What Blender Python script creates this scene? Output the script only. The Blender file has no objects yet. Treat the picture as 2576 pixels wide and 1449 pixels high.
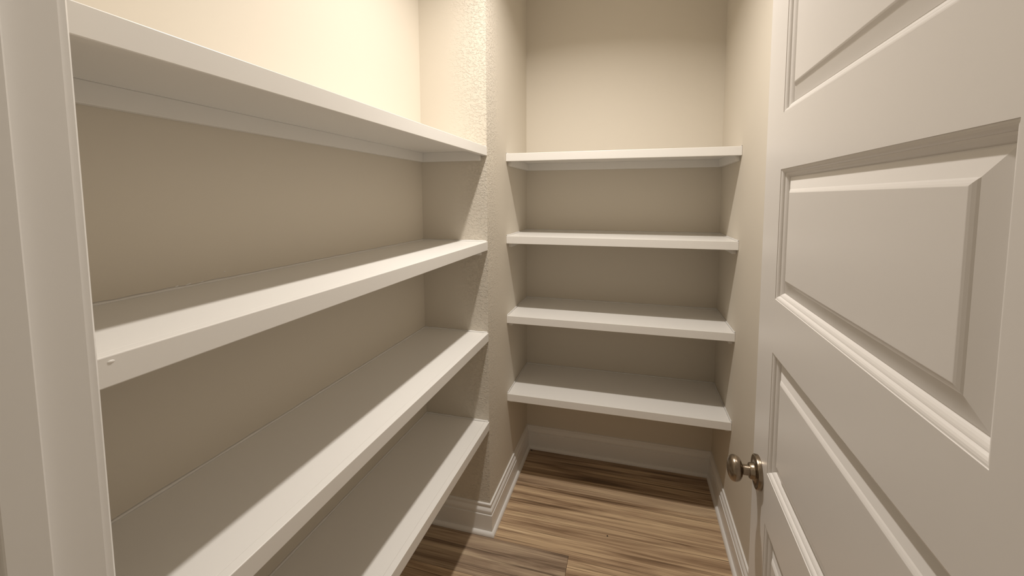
import bpy, bmesh, math, random
from mathutils import Vector, Matrix

random.seed(7)
S = bpy.context.scene
COL = S.collection

# ------------------------------------------------------------------ camera
CAM = (0.5917, -0.0069, 1.5)
YAW, PITCH, ROLL = 0.2558, -0.0750, -0.0011
FPX, PX, PY = 991.44, 1330.1, 573.1          # focal length and principal point in a 2576 x 1449 frame
cam_d = bpy.data.cameras.new('camera')
cam = bpy.data.objects.new('camera', cam_d)
COL.objects.link(cam)
fw = Vector((-math.sin(YAW) * math.cos(PITCH), math.cos(YAW) * math.cos(PITCH), math.sin(PITCH)))
rt = Vector((math.cos(YAW), math.sin(YAW), 0.0))
up = rt.cross(fw)
rt2 = rt * math.cos(ROLL) + up * math.sin(ROLL)
up2 = up * math.cos(ROLL) - rt * math.sin(ROLL)
M = Matrix((rt2, up2, -fw)).transposed().to_4x4()
M.translation = Vector(CAM)
cam.matrix_world = M
cam_d.sensor_fit = 'HORIZONTAL'
cam_d.sensor_width = 36.0
cam_d.lens = FPX / 2576 * 36.0
cam_d.shift_x = (1288.0 - PX) / 2576
cam_d.shift_y = (PY - 724.5) / 2576
cam_d.clip_start = 0.01
S.camera = cam

# ------------------------------------------------------------------ light and exposure
S.view_settings.view_transform = 'Standard'
S.view_settings.look = 'None'
S.view_settings.gamma = 1.0
S.view_settings.use_curve_mapping = False
S.view_settings.exposure = 0.0

world = bpy.data.worlds.new('adjoining_room_light')
S.world = world
world.use_nodes = True
wb = world.node_tree.nodes['Background']
wb.inputs['Color'].default_value = (1.0, 0.83, 0.62, 1)
wb.inputs['Strength'].default_value = 0.27

LX, LY, LZ = 0.366, 1.153, 2.722             # ceiling light, over the middle of the pantry
ld = bpy.data.lights.new('ceiling_lamp', 'AREA')
ld.shape = 'DISK'
ld.size = 0.06
ld.energy = 15.4
ld.color = (1.0, 0.935, 0.86)
ld.spread = math.radians(141)
lo = bpy.data.objects.new('ceiling_lamp', ld)
COL.objects.link(lo)
lo.location = (LX, LY, LZ)

# ------------------------------------------------------------------ dimensions (metres)
XL, W = -0.304, 1.032            # long alcove back wall, right wall
Y0 = 0.2158                      # pantry face of the front wall
Y1, Y2 = 1.562, 2.2054           # alcove end wall, back wall
YK = 0.0991                      # kitchen face of the front wall
YS = 1.8197                      # front edge of the back shelves
CEIL = 2.743
ZS = [1.7145, 1.3161, 0.9186, 0.5182]
XJ, XH = 0.1417, 0.872           # door opening, latch jamb and hinge jamb
HJ = 2.045

# ------------------------------------------------------------------ materials
def new_mat(name):
    m = bpy.data.materials.new(name)
    m.use_nodes = True
    nt = m.node_tree
    return m, nt, nt.nodes['Principled BSDF']

def node(nt, kind, **kw):
    n = nt.nodes.new(kind)
    for k, v in kw.items():
        setattr(n, k, v)
    return n

def paint(name, col, rough, bump=0.0, scale=60.0, spec=0.5):
    m, nt, b = new_mat(name)
    b.inputs['Roughness'].default_value = rough
    b.inputs['Specular IOR Level'].default_value = spec
    tc = node(nt, 'ShaderNodeTexCoord')
    n1 = node(nt, 'ShaderNodeTexNoise')
    n1.inputs['Scale'].default_value = 3.0
    n1.inputs['Detail'].default_value = 3.0
    nt.links.new(tc.outputs['Object'], n1.inputs['Vector'])
    mx = node(nt, 'ShaderNodeMix', data_type='RGBA')
    mx.inputs['A'].default_value = (*[c * 0.985 for c in col], 1)
    mx.inputs['B'].default_value = (*[min(1, c * 1.015) for c in col], 1)
    nt.links.new(n1.outputs['Fac'], mx.inputs['Factor'])
    nt.links.new(mx.outputs['Result'], b.inputs['Base Color'])
    if bump > 0:
        n2 = node(nt, 'ShaderNodeTexNoise')
        n2.inputs['Scale'].default_value = scale
        n2.inputs['Detail'].default_value = 3.0
        nt.links.new(tc.outputs['Object'], n2.inputs['Vector'])
        bp = node(nt, 'ShaderNodeBump')
        bp.inputs['Strength'].default_value = bump
        bp.inputs['Distance'].default_value = 0.001
        nt.links.new(n2.outputs['Fac'], bp.inputs['Height'])
        nt.links.new(bp.outputs['Normal'], b.inputs['Normal'])
    return m

WALLC = (0.715, 0.658, 0.565)
TRIMC = (0.87, 0.855, 0.83)

def wall_paint(name, corner=False):
    """Flat greige wall paint over orange-peel drywall; heavier knockdown texture along the corner bead."""
    m, nt, b = new_mat(name)
    b.inputs['Base Color'].default_value = (*WALLC, 1)
    b.inputs['Roughness'].default_value = 0.72
    b.inputs['Specular IOR Level'].default_value = 0.3
    tc = node(nt, 'ShaderNodeTexCoord')
    n1 = node(nt, 'ShaderNodeTexNoise')
    n1.inputs['Scale'].default_value = 170.0
    n1.inputs['Detail'].default_value = 3.0
    nt.links.new(tc.outputs['Object'], n1.inputs['Vector'])
    fine = node(nt, 'ShaderNodeMath', operation='MULTIPLY')
    fine.inputs[1].default_value = 0.06
    nt.links.new(n1.outputs['Fac'], fine.inputs[0])
    height = fine.outputs[0]
    if corner:
        n2 = node(nt, 'ShaderNodeTexNoise')
        n2.inputs['Scale'].default_value = 82.0
        n2.inputs['Detail'].default_value = 4.0
        n2.inputs['Roughness'].default_value = 0.62
        n2.inputs['Distortion'].default_value = 0.6
        mp = node(nt, 'ShaderNodeMapping')
        mp.inputs['Rotation'].default_value = (0.5, 0.5, 0.0)
        mp.inputs['Scale'].default_value = (1, 1, 1.5)
        nt.links.new(tc.outputs['Object'], mp.inputs['Vector'])
        nt.links.new(mp.outputs['Vector'], n2.inputs['Vector'])
        rp = node(nt, 'ShaderNodeMapRange', interpolation_type='SMOOTHSTEP')
        rp.inputs['From Min'].default_value = 0.46
        rp.inputs['From Max'].default_value = 0.64
        nt.links.new(n2.outputs['Fac'], rp.inputs['Value'])
        # mask: within about 12 cm of the outside corner, where the bead was floated
        sx = node(nt, 'ShaderNodeSeparateXYZ')
        nt.links.new(tc.outputs['Object'], sx.inputs[0])
        dx = node(nt, 'ShaderNodeMath', operation='ABSOLUTE'); nt.links.new(sx.outputs['X'], dx.inputs[0])
        dys = node(nt, 'ShaderNodeMath', operation='SUBTRACT'); nt.links.new(sx.outputs['Y'], dys.inputs[0]); dys.inputs[1].default_value = Y1
        dy = node(nt, 'ShaderNodeMath', operation='ABSOLUTE'); nt.links.new(dys.outputs[0], dy.inputs[0])
        dm = node(nt, 'ShaderNodeMath', operation='MAXIMUM'); nt.links.new(dx.outputs[0], dm.inputs[0]); nt.links.new(dy.outputs[0], dm.inputs[1])
        n3 = node(nt, 'ShaderNodeTexNoise'); n3.inputs['Scale'].default_value = 7.0
        nt.links.new(tc.outputs['Object'], n3.inputs['Vector'])
        nz = node(nt, 'ShaderNodeMath', operation='MULTIPLY_ADD'); nt.links.new(n3.outputs['Fac'], nz.inputs[0]); nz.inputs[1].default_value = 0.10; nt.links.new(dm.outputs[0], nz.inputs[2])
        mr = node(nt, 'ShaderNodeMapRange', interpolation_type='SMOOTHSTEP')
        mr.inputs['From Min'].default_value = 0.05; mr.inputs['From Max'].default_value = 0.25
        mr.inputs['To Min'].default_value = 1.0; mr.inputs['To Max'].default_value = 0.02
        nt.links.new(nz.outputs[0], mr.inputs['Value'])
        mm = node(nt, 'ShaderNodeMath', operation='MULTIPLY'); nt.links.new(rp.outputs['Result'], mm.inputs[0]); nt.links.new(mr.outputs['Result'], mm.inputs[1])
        ad = node(nt, 'ShaderNodeMath', operation='ADD'); nt.links.new(mm.outputs[0], ad.inputs[0]); nt.links.new(height, ad.inputs[1])
        height = ad.outputs[0]
    bp = node(nt, 'ShaderNodeBump')
    bp.inputs['Strength'].default_value = 0.8
    bp.inputs['Distance'].default_value = 0.0019
    nt.links.new(height, bp.inputs['Height'])
    nt.links.new(bp.outputs['Normal'], b.inputs['Normal'])
    return m

def wood_mat():
    m, nt, b = new_mat('vinyl_plank_wood')
    b.inputs['Roughness'].default_value = 0.50
    b.inputs['Specular IOR Level'].default_value = 0.35
    tc = node(nt, 'ShaderNodeTexCoord')
    oi = node(nt, 'ShaderNodeObjectInfo')
    off = node(nt, 'ShaderNodeVectorMath', operation='SCALE')
    off.inputs[0].default_value = (31.0, 17.0, 53.0)
    nt.links.new(oi.outputs['Random'], off.inputs['Scale'])
    add = node(nt, 'ShaderNodeVectorMath', operation='ADD')
    nt.links.new(tc.outputs['Object'], add.inputs[0]); nt.links.new(off.outputs['Vector'], add.inputs[1])

    def stretched(sx, sy, scale, detail, dist, rough=0.55):
        mp = node(nt, 'ShaderNodeMapping')
        mp.inputs['Scale'].default_value = (sx, sy, 1)
        nt.links.new(add.outputs['Vector'], mp.inputs['Vector'])
        n = node(nt, 'ShaderNodeTexNoise')
        n.inputs['Scale'].default_value = scale
        n.inputs['Detail'].default_value = detail
        n.inputs['Roughness'].default_value = rough
        n.inputs['Distortion'].default_value = dist
        nt.links.new(mp.outputs['Vector'], n.inputs['Vector'])
        return n.outputs['Fac']
    broad = stretched(0.9, 15.0, 1.0, 4.0, 0.8, 0.6)      # wide bands along the plank
    mid = stretched(1.1, 58.0, 1.0, 5.0, 0.9, 0.65)        # streaks
    fine = stretched(4.0, 320.0, 1.0, 5.0, 0.5, 0.75)      # pores
    lines = stretched(1.3, 135.0, 1.0, 3.0, 0.5, 0.5)     # thin dark grain lines
    def mul(a, k):
        n = node(nt, 'ShaderNodeMath', operation='MULTIPLY'); nt.links.new(a, n.inputs[0]); n.inputs[1].default_value = k; return n.outputs[0]
    def addm(a, c):
        n = node(nt, 'ShaderNodeMath', operation='ADD'); nt.links.new(a, n.inputs[0]); nt.links.new(c, n.inputs[1]); return n.outputs[0]
    tot = addm(addm(mul(broad, 0.50), mul(mid, 0.34)), mul(fine, 0.16))
    cr = node(nt, 'ShaderNodeValToRGB')
    el = cr.color_ramp.elements
    el[0].position = 0.385; el[0].color = (0.16, 0.098, 0.054, 1)
    el[1].position = 0.625; el[1].color = (0.86, 0.68, 0.45, 1)
    for p, c in ((0.445, (0.34, 0.225, 0.135, 1)), (0.50, (0.50, 0.35, 0.22, 1)), (0.56, (0.68, 0.50, 0.31, 1))):
        e = el.new(p); e.color = c
    nt.links.new(tot, cr.inputs['Fac'])
    lr = node(nt, 'ShaderNodeMapRange', interpolation_type='SMOOTHSTEP')
    lr.inputs['From Min'].default_value = 0.56; lr.inputs['From Max'].default_value = 0.70
    lr.inputs['To Min'].default_value = 0.0; lr.inputs['To Max'].default_value = 0.75
    nt.links.new(lines, lr.inputs['Value'])
    dk = node(nt, 'ShaderNodeMix', data_type='RGBA')
    nt.links.new(lr.outputs['Result'], dk.inputs['Factor'])
    nt.links.new(cr.outputs['Color'], dk.inputs['A'])
    dk.inputs['B'].default_value = (0.11, 0.065, 0.036, 1)
    # each plank has its own tone
    hs = node(nt, 'ShaderNodeHueSaturation')
    sc = node(nt, 'ShaderNodeSeparateColor'); nt.links.new(oi.outputs['Color'], sc.inputs['Color'])
    nt.links.new(sc.outputs['Red'], hs.inputs['Value']); nt.links.new(sc.outputs['Green'], hs.inputs['Saturation'])
    nt.links.new(dk.outputs['Result'], hs.inputs['Color'])
    nt.links.new(hs.outputs['Color'], b.inputs['Base Color'])
    bp = node(nt, 'ShaderNodeBump'); bp.inputs['Strength'].default_value = 0.25; bp.inputs['Distance'].default_value = 0.0006
    nt.links.new(fine, bp.inputs['Height']); nt.links.new(bp.outputs['Normal'], b.inputs['Normal'])
    return m

M_WALL = wall_paint('greige_wall_paint')
M_WALLC = wall_paint('greige_wall_paint_textured_corner', True)
M_CEIL = paint('ceiling_paint', (0.86, 0.84, 0.80), 0.85, 0.3, 160)
M_TRIM = paint('white_semigloss_trim', TRIMC, 0.34, 0.06, 90)
M_DOOR = paint('white_semigloss_door', (0.78, 0.75, 0.72), 0.32, 0.05, 120)
M_SHELF = paint('white_shelf_paint', (0.88, 0.86, 0.825), 0.42, 0.08, 110)
M_CAULK = paint('white_caulk', (0.84, 0.82, 0.79), 0.45)
M_WOOD = wood_mat()
M_SUB = paint('subfloor', (0.10, 0.07, 0.045), 0.9)
M_DARK = paint('dark_crumb', (0.012, 0.009, 0.007), 0.7)
M_LIMEW = paint('fixture_white', (0.82, 0.81, 0.79), 0.4)

def metal(name, col, rough):
    m, nt, b = new_mat(name)
    b.inputs['Metallic'].default_value = 1.0
    b.inputs['Roughness'].default_value = rough
    tc = node(nt, 'ShaderNodeTexCoord')
    n = node(nt, 'ShaderNodeTexNoise'); n.inputs['Scale'].default_value = 70.0; n.inputs['Detail'].default_value = 5.0
    nt.links.new(tc.outputs['Object'], n.inputs['Vector'])
    cr = node(nt, 'ShaderNodeValToRGB')
    cr.color_ramp.elements[0].position = 0.35; cr.color_ramp.elements[0].color = (*[c * 0.72 for c in col], 1)
    cr.color_ramp.elements[1].position = 0.65; cr.color_ramp.elements[1].color = (*col, 1)
    nt.links.new(n.outputs['Fac'], cr.inputs['Fac']); nt.links.new(cr.outputs['Color'], b.inputs['Base Color'])
    return m
M_KNOB = metal('antique_nickel', (0.36, 0.295, 0.225), 0.25)

m_, nt_, b_ = new_mat('lit_lens')
b_.inputs['Base Color'].default_value = (0.9, 0.88, 0.84, 1)
b_.inputs['Emission Color'].default_value = (1.0, 0.935, 0.86, 1)
b_.inputs['Emission Strength'].default_value = 12.0
M_LENS = m_

# ------------------------------------------------------------------ mesh helpers
class MB:
    def __init__(self):
        self.v = []; self.f = []
    def quad(self, *pts):
        n = len(self.v); self.v += [tuple(p) for p in pts]; self.f.append(tuple(range(n, n + len(pts))))
    def box(self, x0, x1, y0, y1, z0, z1, ch=0.0):
        """Box, optionally with every edge chamfered by ch."""
        if ch <= 0:
            n = len(self.v)
            self.v += [(x, y, z) for z in (z0, z1) for y in (y0, y1) for x in (x0, x1)]
            for f in ((0, 2, 3, 1), (4, 5, 7, 6), (0, 1, 5, 4), (2, 6, 7, 3), (0, 4, 6, 2), (1, 3, 7, 5)):
                self.f.append(tuple(n + i for i in f))
            return
        bm = bmesh.new()
        bmesh.ops.create_cube(bm, size=1.0)
        for v in bm.verts:
            v.co = Vector(((x0 + x1) / 2 + v.co.x * (x1 - x0), (y0 + y1) / 2 + v.co.y * (y1 - y0), (z0 + z1) / 2 + v.co.z * (z1 - z0)))
        bmesh.ops.bevel(bm, geom=list(bm.edges), offset=ch, segments=2, profile=0.5, affect='EDGES')
        bm.verts.index_update()
        n = len(self.v)
        self.v += [tuple(v.co) for v in bm.verts]
        for f in bm.faces:
            self.f.append(tuple(n + v.index for v in f.verts))
        bm.free()
    def strip(self, A, B, closed=False):
        """Quads between two equal-length polylines."""
        n = len(self.v); k = len(A)
        self.v += [tuple(p) for p in A] + [tuple(p) for p in B]
        for i in range(k if closed else k - 1):
            j = (i + 1) % k
            self.f.append((n + i, n + j, n + k + j, n + k + i))
    def lathe(self, prof, seg=32, axis='z'):
        rings = []
        for r, a in prof:
            ring = []
            for i in range(seg):
                t = 2 * math.pi * i / seg
                c, s = r * math.cos(t), r * math.sin(t)
                ring.append({'z': (c, s, a), 'y': (c, a, s), 'x': (a, c, s)}[axis])
            rings.append(ring)
        for A, B in zip(rings, rings[1:]):
            self.strip(A, B, True)
    def build(self, name, mat, parent=None, smooth=False, weld=True):
        me = bpy.data.meshes.new(name)
        me.from_pydata(self.v, [], self.f)
        bm = bmesh.new(); bm.from_mesh(me)
        if weld:
            bmesh.ops.remove_doubles(bm, verts=bm.verts, dist=1e-6)
        bmesh.ops.recalc_face_normals(bm, faces=bm.faces)
        bm.to_mesh(me); bm.free()
        if smooth:
            for p in me.polygons: p.use_smooth = True
        me.materials.append(mat)
        o = bpy.data.objects.new(name, me)
        COL.objects.link(o)
        if parent is not None:
            o.parent = parent
        return o

def structure(o, label=None, cat=None):
    o['kind'] = 'structure'
    if label: o['label'] = label
    if cat: o['category'] = cat
    return o

def thing(name, label, cat, loc, group=None):
    o = bpy.data.objects.new(name, None)
    o.empty_display_size = 0.05
    COL.objects.link(o)
    o.location = loc
    o['label'] = label; o['category'] = cat
    if group: o['group'] = group
    return o

# ------------------------------------------------------------------ room shell
TH = 0.11
def wall(name, boxes, mat, label):
    mb = MB()
    for b in boxes: mb.box(*b)
    return structure(mb.build(name, mat, weld=False), label, 'wall')

wall('wall_left', [(XL - TH, XL, YK, Y2 + TH, 0, CEIL)], M_WALL, 'greige drywall behind the long white shelves')
wall('wall_corner', [(XL, 0.0, Y1, Y2, 0, CEIL)], M_WALLC, 'greige textured wall corner between the long and short shelves')
wall('wall_back', [(XL, W + TH, Y2, Y2 + TH, 0, CEIL)], M_WALL, 'greige drywall behind the four short shelves')
wall('wall_right', [(W, W + TH, YK, Y2, 0, CEIL)], M_WALL, 'greige side wall behind the open panel door')
wall('wall_front', [(XL, XJ - 0.019, YK, Y0, 0, CEIL), (XH + 0.019, W, YK, Y0, 0, CEIL), (XJ - 0.019, XH + 0.019, YK, Y0, HJ + 0.019, CEIL)],
     M_WALL, 'greige wall holding the pantry door frame')
mb = MB(); hs_ = 0.07
for b in ((XL - TH, LX - hs_, YK, Y2 + TH), (LX + hs_, W + TH, YK, Y2 + TH), (LX - hs_, LX + hs_, YK, LY - hs_), (LX - hs_, LX + hs_, LY + hs_, Y2 + TH)):
    mb.box(*b, CEIL, CEIL + 0.05)
structure(mb.build('ceiling', M_CEIL, weld=False), 'pale flat pantry ceiling', 'ceiling')

# floor: subfloor with single planks laid on it, running across the pantry
mb = MB(); mb.box(-1.2, 2.2, -1.2, Y2 + TH, -0.03, -0.006)
floor = structure(mb.build('floor', M_SUB), 'brown wood-look plank floor', 'floor')
PWID = 0.1815
PY_SEAM = 1.5345
def plank(x0, x1, y0, tone, sat):
    mb = MB(); L = x1 - x0; g = 0.0004
    mb.box(-L / 2 + g, L / 2 - g, -PWID / 2 + g, PWID / 2 - g, -0.006, 0.0, 0.0009)
    o = mb.build('plank', M_WOOD, floor)
    o.location = ((x0 + x1) / 2, y0 + PWID / 2, 0)
    o.color = (tone, sat, 1, 1)          # each plank's own tone and saturation
    return o
k0 = -14
ends = {-1: 0.360, 0: -0.19, 1: -0.18, 2: -0.185, 3: -0.175, -2: 0.9, -3: 0.05}
for k in range(k0, 4):
    y = PY_SEAM + k * PWID
    inside = y > YK - 0.1
    lo_x, hi_x = (XL - 0.01, W + 0.01) if inside else (-1.2, 2.2)
    e = ends.get(k, random.uniform(-0.2, 0.9))
    cuts = sorted([lo_x] + [e + j * 1.22 for j in (-2, -1, 0, 1, 2) if lo_x + 0.05 < e + j * 1.22 < hi_x - 0.05] + [hi_x])
    for a, b in zip(cuts, cuts[1:]):
        tone, sat = (0.84, 0.86) if (k == -1 and b < 0.5) else (1.03, 1.0) if k in (-1, 0, 1) else (random.uniform(0.86, 1.08), random.uniform(0.9, 1.05))
        plank(a, b, y, tone, sat)

# ------------------------------------------------------------------ baseboards with shoe moulding
BP = [(0.0, 0.1375), (0.0062, 0.1362), (0.0072, 0.1345), (0.0072, 0.1290), (0.0052, 0.1268), (0.0052, 0.1215),
      (0.0066, 0.1185), (0.0102, 0.1138), (0.0125, 0.1092), (0.0130, 0.1060), (0.0130, 0.1005), (0.0106, 0.0962), (0.0106, 0.0922),
      (0.0146, 0.0910), (0.0150, 0.0895), (0.0150, 0.0), (0.0, 0.0)]
SH = [(0.0146, 0.0175)] + [(0.0146 + 0.0125 * math.sin(math.radians(a)), 0.003 + 0.0145 * math.cos(math.radians(a))) for a in (12, 30, 48, 66, 84)] + [(0.0271, 0.0), (0.0146, 0.0)]
PATH = [(0.078, Y0), (XL, Y0), (XL, Y1), (0.0, Y1), (0.0, Y2), (W, Y2), (W, Y0), (XH + 0.063, Y0)]
NAMES = ['baseboard_front', 'baseboard_left', 'baseboard_alcove_end', 'baseboard_corner', 'baseboard_back', 'baseboard_right', 'baseboard_front_hinge']
LABS = ['white baseboard beside the latch side of the door frame', 'white baseboard under the long shelves', 'white baseboard on the end wall below the long shelves',
        'white stepped baseboard on the wall corner face between the alcoves', 'white baseboard under the lowest short shelf', 'white stepped baseboard behind the open door', 'white baseboard stub beside the hinge jamb']

def seg_points(i, off):
    """Both ends of baseboard segment i, moved off into the room and mitred with its neighbours."""
    def nrm(j):
        a, b = Vector(PATH[j]), Vector(PATH[j + 1]); d = (b - a).normalized()
        return d, Vector((d.y, -d.x)) * NS
    d, n = nrm(i)
    out = []
    for e in (0, 1):
        p = Vector(PATH[i + e]); j = i - 1 if e == 0 else i + 1
        if 0 <= j < len(PATH) - 1:
            d2, n2 = nrm(j)
            out.append(p + (n + n2) * off)          # all corners are square
        else:
            out.append(p + n * off)
    return out
NS = -1
t_ = Vector(PATH[1]) - Vector(PATH[0])
# room lies to +y of the front wall
if (Vector((t_.y, -t_.x)) * NS).y < 0: NS = 1
def sweep(i, prof, name, parent=None):
    A, B = [], []
    for off, z in prof:
        a, b = seg_points(i, off)
        A.append((a.x, a.y, z)); B.append((b.x, b.y, z))
    mb = MB(); mb.strip(A, B, True)
    mb.quad(*A); mb.quad(*B)
    return mb.build(name, M_TRIM, parent)
for i, n in enumerate(NAMES):
    o = structure(sweep(i, BP, n), LABS[i], 'baseboard')
    sweep(i, SH, 'shoe_moulding', o)

# ------------------------------------------------------------------ door frame: jambs, stop, casings
mb = MB()
mb.box(XJ - 0.019, XJ, YK, Y0, 0, HJ + 0.019); mb.box(XH, XH + 0.019, YK, Y0, 0, HJ + 0.019); mb.box(XJ, XH, YK, Y0, HJ, HJ + 0.019)
jamb = structure(mb.build('trim_1', M_TRIM, weld=False), 'white door jamb lining the pantry opening', 'door frame')
ST, S0, S1 = 0.0113, 0.1555, 0.1808
mb = MB()
mb.box(XJ, XJ + ST, S0, S1, 0, HJ, 0.0015); mb.box(XH - ST, XH, S0, S1, 0, HJ, 0.0015); mb.box(XJ + ST, XH - ST, S0, S1, HJ - ST, HJ, 0.0015)
mb.build('door_stop', M_TRIM, jamb, weld=False)
CP = [(0.0, 0.0), (0.0, 0.0075), (0.003, 0.0100), (0.010, 0.0105), (0.014, 0.0125), (0.022, 0.0150), (0.040, 0.0165), (0.054, 0.0175), (0.057, 0.0165), (0.057, 0.0)]
def casing(name, ysurf, sgn, label):
    mb = MB(); r = 0.005
    def pt(side, w, t, top):
        y = ysurf + sgn * t
        x = (XJ - r - w) if side == 0 else (XH + r + w)
        return (x, y, HJ + r + w if top else 0.0)
    for side in (0, 1):
        A = [pt(side, w, t, False) for w, t in CP]; B = [pt(side, w, t, True) for w, t in CP]
        mb.strip(A, B); mb.quad(*A)
    mb.strip([pt(0, w, t, True) for w, t in CP], [pt(1, w, t, True) for w, t in CP])
    return structure(mb.build(name, M_TRIM), label, 'trim')
casing('trim_2', Y0, 1, 'white door casing on the pantry side of the frame')
casing('trim_3', YK, -1, 'white door casing on the outer side of the frame')

# ------------------------------------------------------------------ five-panel door, standing open
EX, EY, DA = 0.8676, 0.9446, 0.0403
DW, DH, DT = 0.724, 2.03, 0.035
U0, U1 = 0.103, 0.608
PAN = [(0.2265, 0.476), (0.5825, 0.832), (0.9385, 1.188), (1.2945, 1.544), (1.6495, 1.899)]   # above the door's foot
DZ = 0.010
STK = [(0, 0), (0.0004, 0.0011), (0.0022, 0.0013), (0.0042, 0.0021), (0.0060, 0.0035), (0.0072, 0.0052), (0.0076, 0.0062),
       (0.0086, 0.0064), (0.0100, 0.0070), (0.0122, 0.0084), (0.0140, 0.0102), (0.0150, 0.0116), (0.0152, 0.0122), (0.0170, 0.0122)]
FLD = [(0.0165, 0.0126), (0.0165, 0.0118), (0.0380, 0.0058), (0.0398, 0.0046), (0.0425, 0.0032), (0.0445, 0.0024), (0.0452, 0.0023)]

door = None
def ring(z0, z1, w, d):
    return [(U0 + w, d, z0 + w), (U1 - w, d, z0 + w), (U1 - w, d, z1 - w), (U0 + w, d, z1 - w)]
mb = MB()
us = [0, U0, U1, DW]
zs = [0] + [z for p in PAN for z in p] + [DH]
for dep in (0.0, DT):
    for i in range(3):
        for j in range(len(zs) - 1):
            if i == 1 and j % 2 == 1: continue
            mb.quad((us[i], dep, zs[j]), (us[i + 1], dep, zs[j]), (us[i + 1], dep, zs[j + 1]), (us[i], dep, zs[j + 1]))
for a, b in zip(us, us[1:]):
    for z in (0, DH): mb.quad((a, 0, z), (b, 0, z), (b, DT, z), (a, DT, z))
for a, b in zip(zs, zs[1:]):
    for u in (0, DW): mb.quad((u, 0, a), (u, 0, b), (u, DT, b), (u, DT, a))
for z0, z1 in PAN:
    for side in (0, 1):
        rs = [ring(z0, z1, w, d if side == 0 else DT - d) for w, d in STK]
        for A, B in zip(rs, rs[1:]): mb.strip(A, B, True)
door = mb.build('door_1', M_DOOR)
structure(door, 'white five-panel door standing open with a metal knob', 'door')
door.matrix_world = Matrix.Translation((EX, EY, DZ)) @ Matrix.Rotation(math.atan2(-math.cos(DA), -math.sin(DA)), 4, 'Z')
for z0, z1 in PAN:
    mb = MB()
    for side in (0, 1):
        rs = [ring(z0, z1, w, d if side == 0 else DT - d) for w, d in FLD]
        for A, B in zip(rs, rs[1:]): mb.strip(A, B, True)
        mb.quad(*rs[-1])
    mb.strip(ring(z0, z1, FLD[0][0], FLD[0][1]), ring(z0, z1, FLD[0][0], DT - FLD[0][1]), True)
    mb.build('panel', M_DOOR, door)
# hardware: rosette, neck and knob on both faces (local -y is the aisle side)
KU, KZ = 0.0500, 0.914 - DZ
ROS = [(0.0, 0.0), (0.0338, 0.0), (0.0345, 0.0008), (0.0345, 0.0070), (0.0337, 0.0085), (0.0312, 0.0093), (0.0292, 0.0088), (0.0225, 0.0093), (0.0180, 0.0108), (0.0167, 0.0135), (0.0160, 0.0180), (0.0146, 0.0198), (0.0, 0.0198)]
NECK = [(0.0, 0.017), (0.0112, 0.017), (0.0108, 0.022), (0.0106, 0.028), (0.0112, 0.0325), (0.0130, 0.0350), (0.0, 0.0350)]
KNB = [(0.0, 0.0330), (0.0125, 0.0332), (0.0192, 0.0355), (0.0240, 0.0398), (0.0262, 0.0450), (0.0264, 0.0492), (0.0252, 0.0535), (0.0224, 0.0568), (0.0212, 0.0572), (0.0170, 0.0597), (0.0095, 0.0617), (0.0, 0.0624)]
def smooth_by_angle(o, ang=35):
    me = o.data
    for p in me.polygons: p.use_smooth = True
    bm = bmesh.new(); bm.from_mesh(me)
    for e in bm.edges:
        if len(e.link_faces) == 2 and e.calc_face_angle() > math.radians(ang): e.smooth = False
    bm.to_mesh(me); bm.free()
for sg, y0 in ((-1, 0.0), (1, DT)):
    def lath(prof, name, par):
        mb = MB(); mb.lathe([(r, sg * a) for r, a in prof], 40, 'y')
        o = mb.build(name, M_KNOB, par); smooth_by_angle(o); return o
    kn = lath(KNB, 'door_knob', door); kn.location = (KU, y0, KZ)
    kn['label'] = 'antique nickel round door knob'
    lath(ROS, 'rosette', kn); lath(NECK, 'neck', kn)
mb = MB(); mb.box(-0.0008, 0.0006, DT / 2 - 0.0125, DT / 2 + 0.0125, KZ - 0.028, KZ + 0.028)
mb.build('latch_plate', M_KNOB, door)
for z in (0.20, 1.02, 1.80):
    mb = MB(); mb.lathe([(0.0, 0.0), (0.0062, 0.0), (0.0062, 0.089), (0.0, 0.089)], 16, 'z')
    o = mb.build('hinge', M_KNOB, door); o.location = (DW + 0.0045, DT + 0.002, z)

# ------------------------------------------------------------------ shelves
NT, BT, NW, CL, CTH = 0.0372, 0.019, 0.019, 0.0385, 0.018    # nosing height, board, nosing depth, cleat height, cleat thickness

def wobbly_bead(pts, r, name, parent, seed, amp=0.0008):
    """A run of caulk in the corner between a shelf top and a wall. pts: (start, end, into-room normal)."""
    rnd = random.Random(seed); mb = MB()
    for (a, b, n) in pts:
        a, b, n = Vector(a), Vector(b), Vector(n)
        k = max(4, int((b - a).length / 0.02)); rings = []
        for i in range(k + 1):
            p = a.lerp(b, i / k); q = r + rnd.uniform(-amp, amp)
            rings.append([tuple(p), tuple(p + n * q), tuple(p + n * q * 0.45 + Vector((0, 0, q * 0.4))), tuple(p + Vector((0, 0, q * 0.95)))])
        for A, B in zip(rings, rings[1:]): mb.strip(A, B, True)
    return mb.build(name, M_CAULK, parent, smooth=True)

ORD = ['highest', 'second highest', 'third highest', 'lowest']
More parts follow.
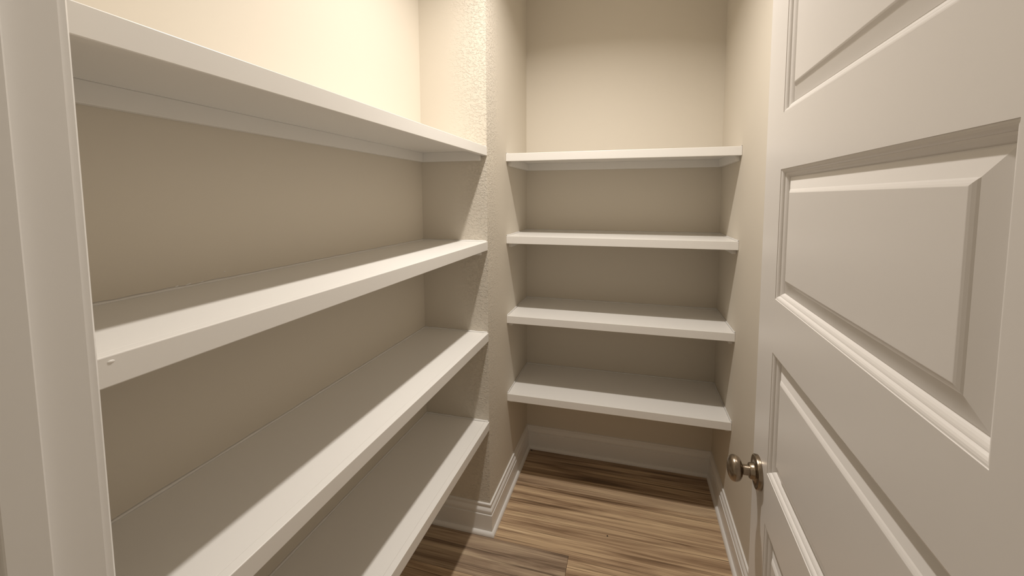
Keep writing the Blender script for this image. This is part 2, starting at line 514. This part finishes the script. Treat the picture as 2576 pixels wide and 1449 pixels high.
# the long alcove: shelves run along y, nosing faces +x
for i, z in enumerate(ZS):
    L0, L1 = Y0 + 0.001, Y1 - 0.0005
    root = thing('long_shelf', 'long white painted shelf, %s of the four in the alcove beside the door frame' % ORD[i], 'shelf', (XL, L0, z - NT), 'long shelves in the wide alcove')
    def P(bx, name, ch=0.001, mat=M_SHELF):
        mb = MB(); x0, x1, y0, y1, z0, z1 = bx
        mb.box(x0 - XL, x1 - XL, y0 - L0, y1 - L0, z0 - (z - NT), z1 - (z - NT), ch)
        return mb.build(name, mat, root, weld=False)
    P((XL, -NW, L0, L1, z - BT, z), 'board', 0.0004)
    P((-NW, 0.0015, L0, L1 + 0.0003, z - NT, z + 0.0004), 'nosing', 0.0015)
    P((XL, XL + CTH, L0, L1, z - BT - CL, z - BT), 'back_cleat')
    P((XL + CTH, -0.025, L1 - CTH, L1, z - BT - CL, z - BT), 'side_cleat')
    P((XL + CTH, -0.025, L0, L0 + CTH, z - BT - CL, z - BT), 'side_cleat')
    zz = NT
    wobbly_bead([((0, 0, zz), (0, L1 - L0, zz), (1, 0, 0)), ((0, L1 - L0, zz), (-XL - 0.004, L1 - L0, zz), (0, -1, 0))], 0.0052, 'caulk_bead', root, i, 0.0011)
    if i == 1:      # a paint drip on the nosing, paint dabs on the wall
        mb = MB(); mb.lathe([(0.0, 0.0011), (0.0014, 0.0010), (0.0024, 0.0006), (0.0030, 0.0)], 12, 'x')
        o = mb.build('paint_drip', M_SHELF, root, smooth=True); o.location = (0.0012 - XL, 0.305 - L0, zz - 0.0075); o.scale = (1, 1.4, 0.8)
        for (py, pz, ly, lz) in ((0.560, 0.0040, 0.010, 0.0030), (0.578, 0.0052, 0.008, 0.0024), (0.600, 0.0048, 0.013, 0.0026), (0.628, 0.0046, 0.007, 0.0022), (0.655, 0.0044, 0.009, 0.0018), (0.677, 0.0180, 0.004, 0.0028)):
            mb = MB(); mb.lathe([(0.0, 0.0009), (0.6, 0.0007), (1.0, 0.0)], 10, 'x')
            o = mb.build('paint_dab', M_CAULK, root, smooth=True); o.location = (0.0, py - L0, zz + pz); o.scale = (1, ly / 2, lz / 2); o.rotation_euler = (0.25, 0, 0)

# the short alcove at the back: shelves run along x, nosing faces -y
for i, z in enumerate(ZS):
    X0, X1 = 0.0005, W - 0.0005
    root = thing('short_shelf', 'short white painted shelf, %s of the four on the back wall facing the doorway' % ORD[i], 'shelf', (X0, Y2, z - NT), 'short shelves on the back wall')
    def P(bx, name, ch=0.001, mat=M_SHELF):
        mb = MB(); x0, x1, y0, y1, z0, z1 = bx
        mb.box(x0 - X0, x1 - X0, y0 - Y2, y1 - Y2, z0 - (z - NT), z1 - (z - NT), ch)
        return mb.build(name, mat, root, weld=False)
    P((X0, X1, YS + NW, Y2 - 0.0005, z - BT, z), 'board', 0.0004)
    P((X0, X1, YS, YS + NW, z - NT, z + 0.0004), 'nosing', 0.0015)
    P((X0, X1, Y2 - CTH, Y2 - 0.0005, z - BT - CL, z - BT), 'back_cleat')
    P((X0, X0 + CTH, YS + 0.032, Y2 - CTH, z - BT - CL, z - BT), 'side_cleat')
    P((X1 - CTH, X1, YS + 0.032, Y2 - CTH, z - BT - CL, z - BT), 'side_cleat')
    zz = NT
    wobbly_bead([((0, 0, zz), (X1 - X0, 0, zz), (0, -1, 0)), ((0, 0, zz), (0, YS - Y2 + 0.004, zz), (1, 0, 0)), ((X1 - X0, 0, zz), (X1 - X0, YS - Y2 + 0.004, zz), (-1, 0, 0))], 0.0052, 'caulk_bead', root, 20 + i, 0.0007)

# ------------------------------------------------------------------ ceiling light fixture (out of frame, lights the room)
fx = thing('ceiling_light', 'round white flush ceiling light over the pantry aisle', 'ceiling light', (LX, LY, CEIL))
mb = MB(); mb.lathe([(0.056, 0.02), (0.056, -0.010), (0.060, -0.013), (0.082, -0.010), (0.096, -0.004), (0.098, 0.0)], 48)
mb.build('trim_ring', M_LIMEW, fx, smooth=True)
mb = MB(); mb.lathe([(0.0, -0.009), (0.056, -0.009), (0.056, -0.006), (0.0, -0.006)], 32)
mb.build('lens', M_LENS, fx)
mb = MB(); mb.lathe([(0.0, 0.048), (0.066, 0.048), (0.066, 0.0), (0.0, 0.0)], 32)
mb.build('housing', M_LIMEW, fx)

# ------------------------------------------------------------------ crumbs on the floor
def crumb(x, y, r, label, seed):
    rnd = random.Random(seed); bm = bmesh.new()
    bmesh.ops.create_icosphere(bm, subdivisions=1, radius=r)
    for v in bm.verts: v.co = v.co * rnd.uniform(0.75, 1.2)
    zmin = min(v.co.z for v in bm.verts)
    for v in bm.verts: v.co.z -= zmin
    me = bpy.data.meshes.new('crumb'); bm.to_mesh(me); bm.free(); me.materials.append(M_DARK)
    o = bpy.data.objects.new('crumb', me); COL.objects.link(o)
    o.location = (x, y, 0.0001); o['label'] = label; o['category'] = 'crumb'; o['group'] = 'dark crumbs on the floor'
crumb(0.512, 1.673, 0.0030, 'tiny dark crumb lying in the open on the plank floor', 1)
crumb(0.040, 2.165, 0.0036, 'tiny dark crumb in the floor corner below the lowest short shelf', 2)
